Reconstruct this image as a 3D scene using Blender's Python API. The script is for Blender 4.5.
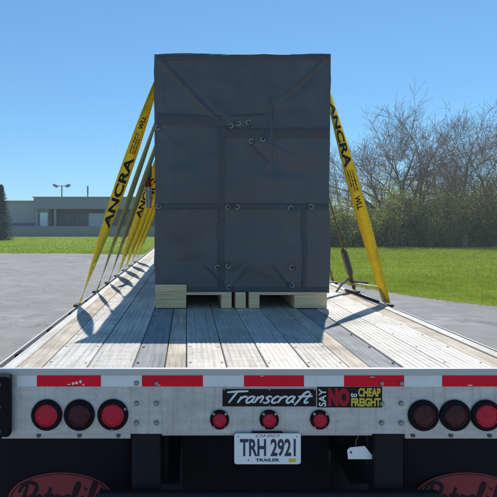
import bpy, bmesh, math, random
import numpy as np
from mathutils import Vector, Matrix, noise
for o in list(bpy.data.objects): bpy.data.objects.remove(o)
S = bpy.context.scene
COL = S.collection
R = math.radians
# ------------------------------------------------------------------ camera, sky, sun, exposure
ZD = 1.46                                   # deck height
cam = bpy.data.objects.new('camera', bpy.data.cameras.new('camera')); COL.objects.link(cam)
cam.location = (-0.38, -2.34, 2.15); cam.rotation_euler = (R(90), 0, 0)
cam.data.sensor_width = 36; cam.data.lens = 36
cam.data.shift_x = 0.1217; cam.data.shift_y = -0.0533
cam.data.clip_start = 0.05; cam.data.clip_end = 3000
S.camera = cam
SUN = Vector((0.385, 1.16, 2.04)).normalized()
w = bpy.data.worlds.new('World'); S.world = w; w.use_nodes = True
nt = w.node_tree; nt.nodes.clear()
sky = nt.nodes.new('ShaderNodeTexSky'); sky.sky_type = 'NISHITA'; sky.sun_disc = False
sky.sun_elevation = math.asin(SUN.z); sky.sun_rotation = math.atan2(SUN.x, SUN.y)
sky.altitude = 200; sky.air_density = 1.0; sky.dust_density = 0.0; sky.ozone_density = 3.0
bg = nt.nodes.new('ShaderNodeBackground'); bg.inputs[1].default_value = 0.115
wo = nt.nodes.new('ShaderNodeOutputWorld')
tint = nt.nodes.new('ShaderNodeMix'); tint.data_type = 'RGBA'; tint.blend_type = 'MULTIPLY'; tint.inputs[0].default_value = 1
tint.inputs[7].default_value = (0.62, 0.83, 0.965, 1)
nt.links.new(sky.outputs[0], tint.inputs[6]); 
gm = nt.nodes.new('ShaderNodeGamma'); gm.inputs[1].default_value = 0.7          # softer fall-off from horizon to zenith
sc_ = nt.nodes.new('ShaderNodeMix'); sc_.data_type = 'RGBA'; sc_.blend_type = 'MULTIPLY'; sc_.inputs[0].default_value = 1; sc_.inputs[7].default_value = (0.89, 1.28, 1.49, 1)
nt.links.new(tint.outputs[2], gm.inputs[0]); nt.links.new(gm.outputs[0], sc_.inputs[6]); nt.links.new(sc_.outputs[2], bg.inputs[0]); nt.links.new(bg.outputs[0], wo.inputs[0])
sl = bpy.data.lights.new('sun', 'SUN'); sl.energy = 4.0; sl.angle = R(0.53); sl.color = (1, 0.95, 0.87)
so = bpy.data.objects.new('sun', sl); COL.objects.link(so)
so.rotation_euler = (-SUN).to_track_quat('-Z', 'Y').to_euler(); so.location = (3, 8, 20)
S.view_settings.view_transform = 'Standard'; S.view_settings.look = 'None'
S.view_settings.exposure = 0.50; S.view_settings.gamma = 1
S.render.engine = 'CYCLES'

# ------------------------------------------------------------------ materials
class NT:
    def __init__(s, name):
        s.m = bpy.data.materials.new(name); s.m.use_nodes = True
        s.t = s.m.node_tree; s.b = s.t.nodes['Principled BSDF']; s.o = s.t.nodes['Material Output']
    def n(s, typ, **kw):
        nd = s.t.nodes.new(typ)
        for k, v in kw.items():
            if k.startswith('i_'):
                k = k[2:]; nd.inputs[int(k) if k.isdigit() else k.replace('_', ' ')].default_value = v
            else: setattr(nd, k, v)
        return nd
    def l(s, a, b): s.t.links.new(a, b)
    def coords(s, scale=(1, 1, 1), kind='Object', rot=(0, 0, 0)):
        tc = s.n('ShaderNodeTexCoord'); mp = s.n('ShaderNodeMapping')
        mp.inputs['Scale'].default_value = scale; mp.inputs['Rotation'].default_value = rot
        s.l(tc.outputs[kind], mp.inputs[0]); return mp.outputs[0]
    def noise(s, vec, scale, detail=5, rough=0.55, dist=0.0):
        nd = s.n('ShaderNodeTexNoise'); nd.inputs['Scale'].default_value = scale
        nd.inputs['Detail'].default_value = detail; nd.inputs['Roughness'].default_value = rough
        nd.inputs['Distortion'].default_value = dist
        s.l(vec, nd.inputs['Vector']); return nd.outputs['Fac']
    def ramp(s, fac, stops):
        r = s.n('ShaderNodeValToRGB'); e = r.color_ramp.elements
        while len(e) < len(stops): e.new(0.5)
        for k, (p, c) in enumerate(stops):
            e[k].position = p; e[k].color = (c[0], c[1], c[2], 1) if not isinstance(c, (int, float)) else (c, c, c, 1)
        s.l(fac, r.inputs[0]); return r.outputs[0]
    def mix(s, fac, a, b, mode='MIX'):
        m = s.n('ShaderNodeMix', data_type='RGBA', blend_type=mode)
        for sock, v in ((m.inputs[0], fac), (m.inputs[6], a), (m.inputs[7], b)):
            if isinstance(v, (int, float)): sock.default_value = v
            elif isinstance(v, tuple): sock.default_value = (*v, 1)
            else: s.l(v, sock)
        return m.outputs[2]
    def bump(s, h, strength=0.3, dist=0.01, prev=None):
        b = s.n('ShaderNodeBump'); b.inputs['Strength'].default_value = strength; b.inputs['Distance'].default_value = dist
        s.l(h, b.inputs['Height'])
        if prev is not None: s.l(prev, b.inputs['Normal'])
        return b.outputs[0]
    def done(s, col=None, rough=None, metal=0.0, nrm=None, spec=None):
        if col is not None:
            if isinstance(col, tuple): s.b.inputs['Base Color'].default_value = (*col, 1)
            else: s.l(col, s.b.inputs['Base Color'])
        if rough is not None:
            if isinstance(rough, (int, float)): s.b.inputs['Roughness'].default_value = rough
            else: s.l(rough, s.b.inputs['Roughness'])
        s.b.inputs['Metallic'].default_value = metal
        if spec is not None: s.b.inputs['Specular IOR Level'].default_value = spec
        if nrm is not None: s.l(nrm, s.b.inputs['Normal'])
        return s.m
M = {}
def simple(key, col, rough=0.5, metal=0.0, var=0.25, scale=25, bump=0.0):
    t = NT(key); v = t.coords()
    f = t.noise(v, scale, 5)
    c = t.mix(f, tuple(x * (1 - var) for x in col), tuple(min(1, x * (1 + var)) for x in col))
    nr = t.bump(t.noise(v, scale * 3, 3), bump, 0.004) if bump else None
    M[key] = t.done(c, rough, metal, nr, .15 if (max(col) < .03 or 'red' in key) else None); return M[key]

def mat_alu_deck():
    t = NT('aluminium_deck'); v = t.coords()
    oi = t.n('ShaderNodeObjectInfo')
    vs = t.coords((14, 0.7, 14))
    streak = t.noise(vs, 3.0, 6, 0.65)
    blot = t.noise(v, 2.2, 6, 0.65, 0.3)
    fine = t.noise(t.coords((60, 6, 60)), 3, 4)
    cross = t.noise(t.coords((1.2, 16, 1)), 2.0, 4)
    c = t.ramp(streak, [(0.25, (0.30, 0.28, 0.25)), (0.5, (0.56, 0.535, 0.49)), (0.75, (0.70, 0.675, 0.63))])
    c = t.mix(t.ramp(blot, [(0.40, 0.0), (0.66, 0.75)]), c, (0.33, 0.31, 0.275))
    c = t.mix(t.ramp(fine, [(0.5, 0.0), (0.75, 0.35)]), c, (0.78, 0.76, 0.72))
    c = t.mix(t.ramp(cross, [(0.50, 0.0), (0.70, 0.6)]), c, (0.36, 0.32, 0.26))
    spots = t.noise(v, 26, 6, 0.75); c = t.mix(t.ramp(spots, [(0.56, 0.0), (0.70, 0.65)]), c, (0.20, 0.18, 0.15))
    rv = t.n('ShaderNodeMapRange'); t.l(oi.outputs['Random'], rv.inputs[0]); rv.inputs[3].default_value = 0.82; rv.inputs[4].default_value = 1.08
    hs = t.n('ShaderNodeHueSaturation'); t.l(c, hs.inputs['Color']); t.l(rv.outputs[0], hs.inputs['Value'])
    M['alu'] = t.done(hs.outputs[0], t.ramp(blot, [(0.3, 0.42), (0.7, 0.7)]), 0.25, t.bump(fine, 0.15, 0.003))
def mat_wood(key, dark, mid, light, gs=1.0, sc=(30, 1.2, 30), bl=.6):
    t = NT(key); v = t.coords()
    oi = t.n('ShaderNodeObjectInfo')
    off = t.n('ShaderNodeVectorMath', operation='ADD'); t.l(t.coords(sc), off.inputs[0])
    rv = t.n('ShaderNodeVectorMath', operation='SCALE'); t.l(oi.outputs['Location'], rv.inputs[0]); rv.inputs['Scale'].default_value = 37.0
    t.l(rv.outputs[0], off.inputs[1])
    g = t.noise(off.outputs[0], 2.0 * gs, 7, 0.65, 0.6)
    blot = t.noise(v, 4.5, 5, 0.6)
    c = t.ramp(g, [(0.28, dark), (0.5, mid), (0.72, light)])
    c = t.mix(t.ramp(blot, [(0.45, 0.0), (0.75, bl)]), c, tuple(0.6 * x for x in dark))
    M[key] = t.done(c, 0.8, 0, t.bump(g, 0.5, 0.006))
mat_alu_deck()
mat_wood('wood_deck', (0.24, 0.195, 0.15), (0.46, 0.40, 0.32), (0.60, 0.54, 0.45))
mat_wood('wood_grey', (0.14, 0.145, 0.15), (0.235, 0.24, 0.245), (0.34, 0.34, 0.34))
mat_wood('pallet_wood', (0.60, 0.35, 0.17), (0.90, 0.58, 0.31), (0.94, 0.68, 0.42), 1.0, (2.0, 40, 40), .25)
simple('galv', (0.50, 0.51, 0.50), 0.45, 0.35, 0.10, 9)
simple('frame_black', (0.007, 0.0078, 0.009), 0.7, 0.0, 0.35, 12, 0.1)
simple('post_paint', (0.010, 0.0125, 0.015), 0.6, 0.0, 0.35, 9, 0.1)
simple('rubber', (0.006, 0.0068, 0.0085), 0.75, 0.0, 0.3, 20, 0.1)
simple('bolt', (0.30, 0.30, 0.30), 0.4, 0.8, 0.25, 60)
simple('ring_metal', (0.48, 0.48, 0.46), 0.35, 0.3, 0.05, 60)
simple('bolt_dark', (0.10, 0.09, 0.08), 0.6, 0.4, 0.3, 60)
simple('white_print', (0.80, 0.80, 0.78), 0.5, 0, 0.03)
simple('black_print', (0.012, 0.012, 0.014), 0.45, 0, 0.05)
simple('plate_blue', (0.02, 0.03, 0.07), 0.5, 0, 0.05)
simple('plate_red', (0.40, 0.05, 0.05), 0.5, 0, 0.05)
simple('print_red', (0.42, 0.015, 0.03), 0.5, 0, 0.06)
simple('print_yellow', (0.75, 0.55, 0.05), 0.5, 0, 0.05)
simple('tape_red', (0.88, 0.008, 0.03), 0.55, 0, 0.22, 14)
simple('tape_white', (0.80, 0.79, 0.77), 0.5, 0, 0.14, 12)
simple('plate_white', (0.88, 0.87, 0.85), 0.35, 0, 0.04, 15)
simple('flap_red', (0.26, 0.04, 0.045), 0.55, 0, 0.2, 14)
simple('flap_ink', (0.022, 0.012, 0.014), 0.6, 0, 0.05)
simple('cloth_red', (0.50, 0.07, 0.05), 0.8, 0, 0.1)
simple('cloth_white', (0.72, 0.71, 0.68), 0.8, 0, 0.1)
simple('guard_green', (0.05, 0.14, 0.07), 0.5, 0, 0.1)
simple('tyre', (0.02, 0.02, 0.021), 0.75, 0, 0.2, 20)
simple('rim', (0.45, 0.45, 0.46), 0.35, 0.7, 0.1)
def mat_sill():
    t = NT('sill_metal'); v = t.coords()
    a = t.noise(t.coords((2, 2, 9)), 3.0, 6, 0.6); b = t.noise(v, 45, 3)
    drip = t.noise(t.coords((22, 1, 1.1)), 2.2, 5, 0.6)
    c = t.ramp(a, [(0.3, (0.48, 0.475, 0.46)), (0.7, (0.63, 0.625, 0.60))])
    c = t.mix(t.ramp(drip, [(0.5, 0.0), (0.78, 0.55)]), c, (0.25, 0.25, 0.24))
    c = t.mix(t.ramp(b, [(0.62, 0.0), (0.70, 0.5)]), c, (0.22, 0.20, 0.18))
    film = t.noise(t.coords((1.3, 1, 1.3)), 2.6, 7, 0.7, .5); c = t.mix(t.ramp(film, [(0.48, 0.0), (0.7, 0.5)]), c, (0.27, 0.25, 0.22))
    rust = t.noise(t.coords((18, 1, 2.0)), 2.0, 6, 0.7); c = t.mix(t.ramp(rust, [(0.66, 0.0), (0.76, 0.6)]), c, (0.23, 0.12, 0.06))
    M['sill'] = t.done(c, 0.42, 0.3, t.bump(b, 0.08, 0.002))
mat_sill()
def mat_lens(key, c1, c2):
    t = NT(key)
    vo = t.n('ShaderNodeTexVoronoi'); vo.inputs['Scale'].default_value = 75; t.l(t.coords(), vo.inputs['Vector'])
    c = t.mix(t.ramp(vo.outputs[0], [(0.1, 1.0), (0.6, 0.0)]), c1, c2)
    m = t.done(c, 0.3, 0, t.bump(vo.outputs[0], 0.25, 0.003), .25)
    t.b.inputs['Coat Weight'].default_value = 0.12; t.b.inputs['Coat Roughness'].default_value = 0.05
    M[key] = m
mat_lens('lens_bright', (0.50, 0.003, 0.024), (0.70, 0.012, 0.05))
mat_lens('lens_dark', (0.032, 0.003, 0.008), (0.075, 0.006, 0.018))
def mat_tarp():
    t = NT('tarp'); v = t.coords()
    a = t.noise(v, 1.4, 4, 0.5); wv = t.noise(v, 420, 2); cr = t.noise(v, 7, 6, 0.6, 0.8)
    dust = t.noise(t.coords((3, 3, 1.0)), 2.5, 6, 0.65)
    c = t.ramp(a, [(0.3, (0.066, 0.063, 0.066)), (0.7, (0.090, 0.085, 0.087))])
    c = t.mix(t.ramp(dust, [(0.5, 0.0), (0.85, 0.35)]), c, (0.15, 0.145, 0.143))
    nb = t.bump(wv, 0.10, 0.002); nb = t.bump(cr, 0.22, 0.02, nb)
    M['tarp'] = t.done(c, t.ramp(dust, [(0.3, 0.27), (0.75, 0.38)]), 0, nb)
    t2 = NT('tarp_seam'); v = t2.coords()
    M['tarp_seam'] = t2.done(t2.mix(t2.noise(v, 6, 5), (0.048, 0.046, 0.049), (0.068, 0.065, 0.068)), 0.5, 0, t2.bump(t2.noise(v, 12, 4), 0.3, 0.01))
mat_tarp()
def mat_web(key, c1, c2, dirt):
    t = NT(key); uv = t.n('ShaderNodeTexCoord').outputs['UV']
    mp = t.n('ShaderNodeMapping'); t.l(uv, mp.inputs[0]); mp.inputs['Scale'].default_value = (1, 1, 1)
    wv = t.n('ShaderNodeTexWave', wave_type='BANDS', bands_direction='X'); wv.inputs['Scale'].default_value = 90; t.l(mp.outputs[0], wv.inputs['Vector'])
    d = t.noise(mp.outputs[0], 5, 6, 0.65)
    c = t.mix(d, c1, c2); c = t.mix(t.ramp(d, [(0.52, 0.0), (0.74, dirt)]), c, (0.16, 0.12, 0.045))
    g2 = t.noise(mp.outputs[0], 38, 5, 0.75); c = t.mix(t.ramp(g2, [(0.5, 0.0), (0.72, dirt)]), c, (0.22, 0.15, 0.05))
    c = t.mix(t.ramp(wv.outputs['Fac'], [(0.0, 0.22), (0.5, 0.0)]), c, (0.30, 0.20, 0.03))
    t.done(c, 0.75, 0, t.bump(wv.outputs['Fac'], 0.25, 0.002))
    tr = t.n('ShaderNodeBsdfTranslucent'); t.l(c, tr.inputs[0])
    mx = t.n('ShaderNodeMixShader'); mx.inputs[0].default_value = 0.5
    t.l(t.b.outputs[0], mx.inputs[1]); t.l(tr.outputs[0], mx.inputs[2]); t.l(mx.outputs[0], t.o.inputs[0]); M[key] = t.m
mat_web('webbing', (0.80, 0.60, 0.025), (0.84, 0.70, 0.06), 0.35)
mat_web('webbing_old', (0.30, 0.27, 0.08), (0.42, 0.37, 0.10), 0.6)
def leafy(key, cols, trans=0.45, scale=0.8, rough=0.6):
    t = NT(key); v = t.coords()
    c = t.ramp(t.noise(v, scale, 6, 0.75), [(0.3 + 0.4 * k / (len(cols) - 1), cc) for k, cc in enumerate(cols)])
    t.done(c, rough)
    tr = t.n('ShaderNodeBsdfTranslucent'); t.l(c, tr.inputs[0])
    mx = t.n('ShaderNodeMixShader'); mx.inputs[0].default_value = trans
    t.l(t.b.outputs[0], mx.inputs[1]); t.l(tr.outputs[0], mx.inputs[2]); t.l(mx.outputs[0], t.o.inputs[0]); M[key] = t.m
leafy('grass', [(0.20, 0.27, 0.02), (0.30, 0.38, 0.03), (0.40, 0.45, 0.06)], 0.5, 1.1)
leafy('shrub_leaf', [(0.30, 0.32, 0.08), (0.42, 0.43, 0.12), (0.52, 0.50, 0.17)], 0.6, 0.4)
leafy('needle', [(0.018, 0.034, 0.016), (0.03, 0.05, 0.024)], 0.2, 1.0)
simple('bark', (0.20, 0.15, 0.11), 0.85, 0, 0.3, 6)
simple('twig', (0.27, 0.185, 0.125), 0.85, 0, 0.25, 3)
def mat_asphalt():
    t = NT('asphalt'); v = t.coords()
    big = t.noise(v, 0.16, 5, 0.6, 0.4); mid = t.noise(v, 1.6, 6, 0.65); fine = t.noise(v, 55, 4, 0.7)
    vo = t.n('ShaderNodeTexVoronoi', feature='DISTANCE_TO_EDGE'); vo.inputs['Scale'].default_value = 0.42
    wp = t.n('ShaderNodeVectorMath', operation='ADD'); nc = t.n('ShaderNodeTexNoise'); nc.inputs['Scale'].default_value = 1.1; nc.inputs['Detail'].default_value = 6
    t.l(v, nc.inputs['Vector']); sc = t.n('ShaderNodeVectorMath', operation='SCALE'); sc.inputs['Scale'].default_value = 1.6
    t.l(nc.outputs['Color'], sc.inputs[0]); t.l(v, wp.inputs[0]); t.l(sc.outputs[0], wp.inputs[1]); t.l(wp.outputs[0], vo.inputs['Vector'])
    crack = t.ramp(vo.outputs[0], [(0.0, 0.6), (0.010, 0.0)])
    c = t.ramp(big, [(0.3, (0.185, 0.178, 0.17)), (0.7, (0.27, 0.26, 0.248))])
    c = t.mix(t.ramp(mid, [(0.42, 0.0), (0.72, 0.6)]), c, (0.13, 0.128, 0.127))
    streak = t.noise(t.coords((0.5, 1.0, 1), rot=(0, 0, R(24))), 1.1, 8, 0.72, 1.2)
    c = t.mix(t.ramp(streak, [(0.52, 0.0), (0.68, 0.6)]), c, (0.36, 0.35, 0.335))
    c = t.mix(t.ramp(fine, [(0.4, 0.0), (0.8, 0.5)]), c, (0.34, 0.335, 0.33))
    oil = t.noise(v, 0.55, 3, 0.5); c = t.mix(t.ramp(oil, [(0.64, 0.0), (0.70, 0.5)]), c, (0.11, 0.107, 0.103))
    grit = t.noise(v, 9, 6, 0.8); c = t.mix(t.ramp(grit, [(0.55, 0.0), (0.72, 0.5)]), c, (0.10, 0.098, 0.094))
    c = t.mix(crack, c, (0.07, 0.068, 0.066))
    M['asphalt'] = t.done(c, 0.88, 0, t.bump(fine, 0.5, 0.008), spec=0.25)
mat_asphalt()
def mat_lawn():
    t = NT('lawn_soil'); v = t.coords()
    a = t.noise(v, 0.22, 6, 0.6, 0.5); b = t.noise(v, 2.4, 6, 0.7); f = t.noise(v, 30, 4, 0.7)
    c = t.ramp(a, [(0.3, (0.15, 0.215, 0.018)), (0.55, (0.22, 0.29, 0.027)), (0.75, (0.30, 0.33, 0.045))])
    c = t.mix(t.ramp(b, [(0.45, 0.0), (0.8, 0.45)]), c, (0.06, 0.085, 0.012))
    M['lawn'] = t.done(c, 0.9, 0, t.bump(f, 0.9, 0.05), spec=0.1)
mat_lawn()
simple('wall_grey', (0.30, 0.32, 0.34), 0.8, 0, 0.08, 0.6)
simple('fascia', (0.21, 0.24, 0.27), 0.6, 0, 0.08, 0.8)
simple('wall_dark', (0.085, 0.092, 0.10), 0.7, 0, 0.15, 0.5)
simple('low_wall', (0.22, 0.235, 0.25), 0.85, 0, 0.12, 0.9)
simple('door_white', (0.72, 0.73, 0.73), 0.6, 0, 0.05, 1)
simple('blue_trim', (0.06, 0.09, 0.16), 0.6, 0, 0.1, 1)
simple('pole_metal', (0.18, 0.18, 0.18), 0.5, 0.5, 0.1, 2)
simple('glass_dark', (0.07, 0.075, 0.085), 0.3, 0, 0.1, 1)

# ------------------------------------------------------------------ mesh helpers
class MB:
    def __init__(s): s.v = []; s.f = []
    def add(s, v, f):
        k = len(s.v); s.v += [tuple(p) for p in v]; s.f += [tuple(i + k for i in q) for q in f]; return s
    def box(s, x0, x1, y0, y1, z0, z1):
        return s.add([(x, y, z) for z in (z0, z1) for y in (y0, y1) for x in (x0, x1)],
                     [(0, 2, 3, 1), (4, 5, 7, 6), (0, 1, 5, 4), (2, 6, 7, 3), (0, 4, 6, 2), (1, 3, 7, 5)])
    def tube(s, pts, rads, n=6, cap=True):
        pts = [Vector(p) for p in pts]
        if isinstance(rads, (int, float)): rads = [rads] * len(pts)
        rings = []; k = len(s.v)
        ref = None
        for i, p in enumerate(pts):
            d = (pts[min(i + 1, len(pts) - 1)] - pts[max(i - 1, 0)]).normalized()
            if ref is None: ref = d.orthogonal().normalized()
            u = (ref - d * ref.dot(d)).normalized(); ref = u; vv = d.cross(u)
            for j in range(n):
                a = 2 * math.pi * j / n
                s.v.append(tuple(p + (u * math.cos(a) + vv * math.sin(a)) * rads[i]))
        for i in range(len(pts) - 1):
            for j in range(n):
                a = k + i * n + j; b = k + i * n + (j + 1) % n
                s.f.append((a, b, b + n, a + n))
        if cap:
            s.f.append(tuple(k + j for j in range(n))[::-1]); s.f.append(tuple(k + (len(pts) - 1) * n + j for j in range(n)))
        return s
    def lathe_y(s, prof, cx, cz, n=24):      # prof: (radius, y) about an axis along y
        k = len(s.v)
        for r, y in prof:
            for j in range(n):
                a = 2 * math.pi * j / n; s.v.append((cx + r * math.cos(a), y, cz + r * math.sin(a)))
        for i in range(len(prof) - 1):
            for j in range(n):
                a = k + i * n + j; b = k + i * n + (j + 1) % n; s.f.append((a, b, b + n, a + n))
        s.f.append(tuple(k + j for j in range(n))); s.f.append(tuple(k + (len(prof) - 1) * n + j for j in range(n))[::-1])
        return s
    def prism(s, poly, y0, y1):              # polygon in x,z extruded along y
        n = len(poly); k = len(s.v)
        s.v += [(x, y0, z) for x, z in poly] + [(x, y1, z) for x, z in poly]
        s.f += [tuple(k + i for i in range(n))[::-1], tuple(k + n + i for i in range(n))]
        s.f += [(k + i, k + (i + 1) % n, k + n + (i + 1) % n, k + n + i) for i in range(n)]
        return s
    def build(s, name, mat, parent=None, smooth=False, bevel=0.0, stuff=False):
        me = bpy.data.meshes.new(name); me.from_pydata(s.v, [], s.f); me.validate(); me.update()
        bm = bmesh.new(); bm.from_mesh(me); bmesh.ops.recalc_face_normals(bm, faces=bm.faces)
        if bevel: bmesh.ops.bevel(bm, geom=list(bm.edges), offset=bevel, segments=2, affect='EDGES', profile=0.5)
        bm.to_mesh(me); bm.free()
        return link(name, me, mat, parent, smooth, stuff)
def link(name, me, mat, parent=None, smooth=False, stuff=False):
    me.materials.append(M[mat] if isinstance(mat, str) else mat)
    if smooth: me.polygons.foreach_set('use_smooth', [True] * len(me.polygons))
    o = bpy.data.objects.new(name, me); COL.objects.link(o)
    if parent:
        o.parent = parent; o.matrix_parent_inverse = Matrix.Translation(-Vector(parent.location))
    if stuff: o['kind'] = 'stuff'
    return o
def share(o, name, loc, parent, rot=None):
    c = bpy.data.objects.new(name, o.data); COL.objects.link(c); c.location = loc
    if rot: c.rotation_euler = rot
    if parent: c.parent = parent; c.matrix_parent_inverse = Matrix.Translation(-Vector(parent.location))
    return c
def thing(name, label, cat, loc=(0, 0, 0), group=None):
    o = bpy.data.objects.new(name, None); COL.objects.link(o); o.location = loc; o.empty_display_size = 0.2
    return tag(o, label, cat, group)
def tag(o, label, cat, group=None):
    o['label'] = label; o['category'] = cat
    if group: o['group'] = group
    return o
def struct(o): o['kind'] = 'structure'; return o
def mesh_np(name, verts, faces_n, nper, mat, parent=None):     # verts (N,3); consecutive nper verts make one face
    me = bpy.data.meshes.new(name); nv = len(verts)
    me.vertices.add(nv); me.vertices.foreach_set('co', np.asarray(verts, dtype=np.float32).ravel())
    me.loops.add(nv); me.loops.foreach_set('vertex_index', np.arange(nv, dtype=np.int32))
    me.polygons.add(nv // nper); me.polygons.foreach_set('loop_start', np.arange(0, nv, nper, dtype=np.int32))
    me.update(); me.validate()
    return link(name, me, mat, parent)
# ---- lettering
def text_geo(body, size, shear=0.0, sx=1.0, bold=0.0, spacing=1.0):
    cu = bpy.data.curves.new('t', 'FONT'); cu.body = body; cu.size = size; cu.shear = shear; cu.offset = bold; cu.space_character = spacing
    cu.resolution_u = 3
    ob = bpy.data.objects.new('t', cu); COL.objects.link(ob); bpy.context.view_layer.update()
    me = bpy.data.meshes.new_from_object(ob.evaluated_get(bpy.context.evaluated_depsgraph_get()))
    v = [(p.co.x * sx, p.co.y) for p in me.vertices]; f = [tuple(q.vertices) for q in me.polygons]
    bpy.data.objects.remove(ob); bpy.data.curves.remove(cu); bpy.data.meshes.remove(me)
    return v, f
def fit(geo, x0, x1, z0, z1):                # fit flat lettering into a box
    v, f = geo; xs = [p[0] for p in v]; ys = [p[1] for p in v]
    ax, bx, ay, by = min(xs), max(xs), min(ys), max(ys)
    return [(x0 + (x - ax) / (bx - ax) * (x1 - x0), z0 + (y - ay) / (by - ay) * (z1 - z0)) for x, y in v], f
LET = {
 'T': (1.25, [[(-.35, 1.62), (.5, 1.74), (1.6, 1.80)], [(.62, 1.74), (.52, 1.0), (.42, 0)]]),
 'r': (.68, [[(0, 1), (.03, .5), (0, 0)], [(.03, .55), (.28, .95), (.6, .92)]]),
 'a': (.92, [[(.6, .92), (.3, 1), (.05, .68), (.08, .22), (.3, 0), (.52, .35), (.62, 1)], [(.62, 1), (.6, .25), (.85, .05)]]),
 'n': (.78, [[(0, 1), (.02, .5), (0, 0)], [(.02, .5), (.3, 1), (.52, .8), (.52, 0)]]),
 's': (.72, [[(.55, .88), (.28, 1), (.08, .78), (.3, .52), (.5, .25), (.3, 0), (-.02, .1)]]),
 'c': (.70, [[(.55, .85), (.3, 1), (.05, .6), (.1, .15), (.35, 0), (.6, .15)]]),
 'f': (.66, [[(.85, 1.55), (.6, 1.72), (.36, 1.35), (.25, .4), (.1, -.35)], [(-.02, .95), (.7, 1.02)]]),
 't': (.66, [[(.32, 1.5), (.2, .3), (.36, 0), (.62, .15)], [(-.02, 1.0), (.65, 1.05)]]),
 'P': (1.0, [[(.25, 1.65), (.2, .8), (.1, -.1)], [(-.25, 1.2), (-.05, 1.65), (.5, 1.8), (.95, 1.55), (.85, 1.05), (.5, .85), (.22, .95)]]),
 'e': (.66, [[(.05, .5), (.4, .55), (.5, .8), (.28, 1), (.06, .65), (.1, .15), (.35, 0), (.7, .25)]]),
 'b': (.74, [[(.02, .3), (.3, 1.2), (.34, 1.7), (.18, 1.7), (.1, .8), (.15, .08), (.42, .08), (.5, .55), (.35, .75)], ]),
 'i': (.46, [[(.05, 1), (.06, .25), (.2, 0), (.45, .25)], [(.13, 1.38), (.17, 1.46)]]),
 'l': (.52, [[(.0, .3), (.3, 1.2), (.34, 1.75), (.18, 1.75), (.1, .8), (.15, .1), (.3, 0), (.5, .25)]]),
}
def script_geo(word, width, shear, wf=None):
    v = []; x = 0
    for ch in word:
        adv, strokes = LET[ch]
        for st in strokes:
            P = [Vector((px + x + shear * py, py)) for px, py in st]; Q = []
            ext = [P[0] * 2 - P[1]] + P + [P[-1] * 2 - P[-2]]
            for i in range(1, len(ext) - 2):
                p0, p1, p2, p3 = ext[i - 1:i + 3]
                for q in range(5):
                    s = q / 5
                    Q.append(0.5 * ((2 * p1) + (p2 - p0) * s + (2 * p0 - 5 * p1 + 4 * p2 - p3) * s * s + (3 * p1 - p0 - 3 * p2 + p3) * s ** 3))
            Q.append(P[-1])
            v.append((Q, width))
        x += adv
    return v
def script_print(name, word, width, shear, x0, x1, z0, z1, mat, y, parent):
    st = script_geo(word, width, shear)
    xs = [q.x for Q, _ in st for q in Q]; zs = [q.y for Q, _ in st for q in Q]
    ax, bx, az, bz = min(xs), max(xs), min(zs), max(zs); kx, kz = (x1 - x0) / (bx - ax), (z1 - z0) / (bz - az)
    mb = MB()
    for Q, wd in st:
        n = len(Q); P = [((q.x - ax) * kx + x0, 0, (q.y - az) * kz + z0) for q in Q]
        mb.tube(P, [wd * kz * (.7 + .3 * math.sin(math.pi * (i + .5) / n)) for i in range(n)], 8)
    mb.v = [(a, y + b * .06, c) for a, b, c in mb.v]
    return mb.build(name, mat, parent, True)
def print_xz(name, geo, mat, y, parent):
    v, f = geo; me = bpy.data.meshes.new(name); me.from_pydata([(x, y, z) for x, z in v], [], f); me.update()
    return link(name, me, mat, parent)

rng = np.random.default_rng(7); random.seed(11)
# ------------------------------------------------------------------ ground
LAWN = [(60, -70), (24, -8), (13.5, 5.2), (9.6, 8.4), (7.9, 9.9), (6.9, 11.0), (6.15, 12.1), (5.6, 13.4), (5.0, 15.6), (3.6, 20), (1.0, 26), (-2.5, 30), (-8, 31.7), (-20, 32.3), (-45, 32.6), (-200, 33)]
def sheet(name, mat, pts, z):
    me = bpy.data.meshes.new(name); me.from_pydata([(x, y, z) for x, y in pts], [], [tuple(range(len(pts)))]); me.update()
    return struct(link(name, me, mat))
sheet('ground', 'lawn', [(-330, -130), (430, -130), (430, 420), (-330, 420)], -0.06)
sheet('parking_lot', 'asphalt', [(-200, -90), (60, -90)] + LAWN, 0.0)
sheet('lawn', 'lawn', LAWN[::-1] + [(400, -70), (400, 300), (-200, 300)], 0.006)
def in_lawn(x, y):                            # distance-free test against the edge line
    L = LAWN
    out = np.zeros(len(x), bool)
    xs = np.array([p[0] for p in L])[::-1]; ys = np.array([p[1] for p in L])[::-1]
    return y > np.interp(x, xs, ys)
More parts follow.
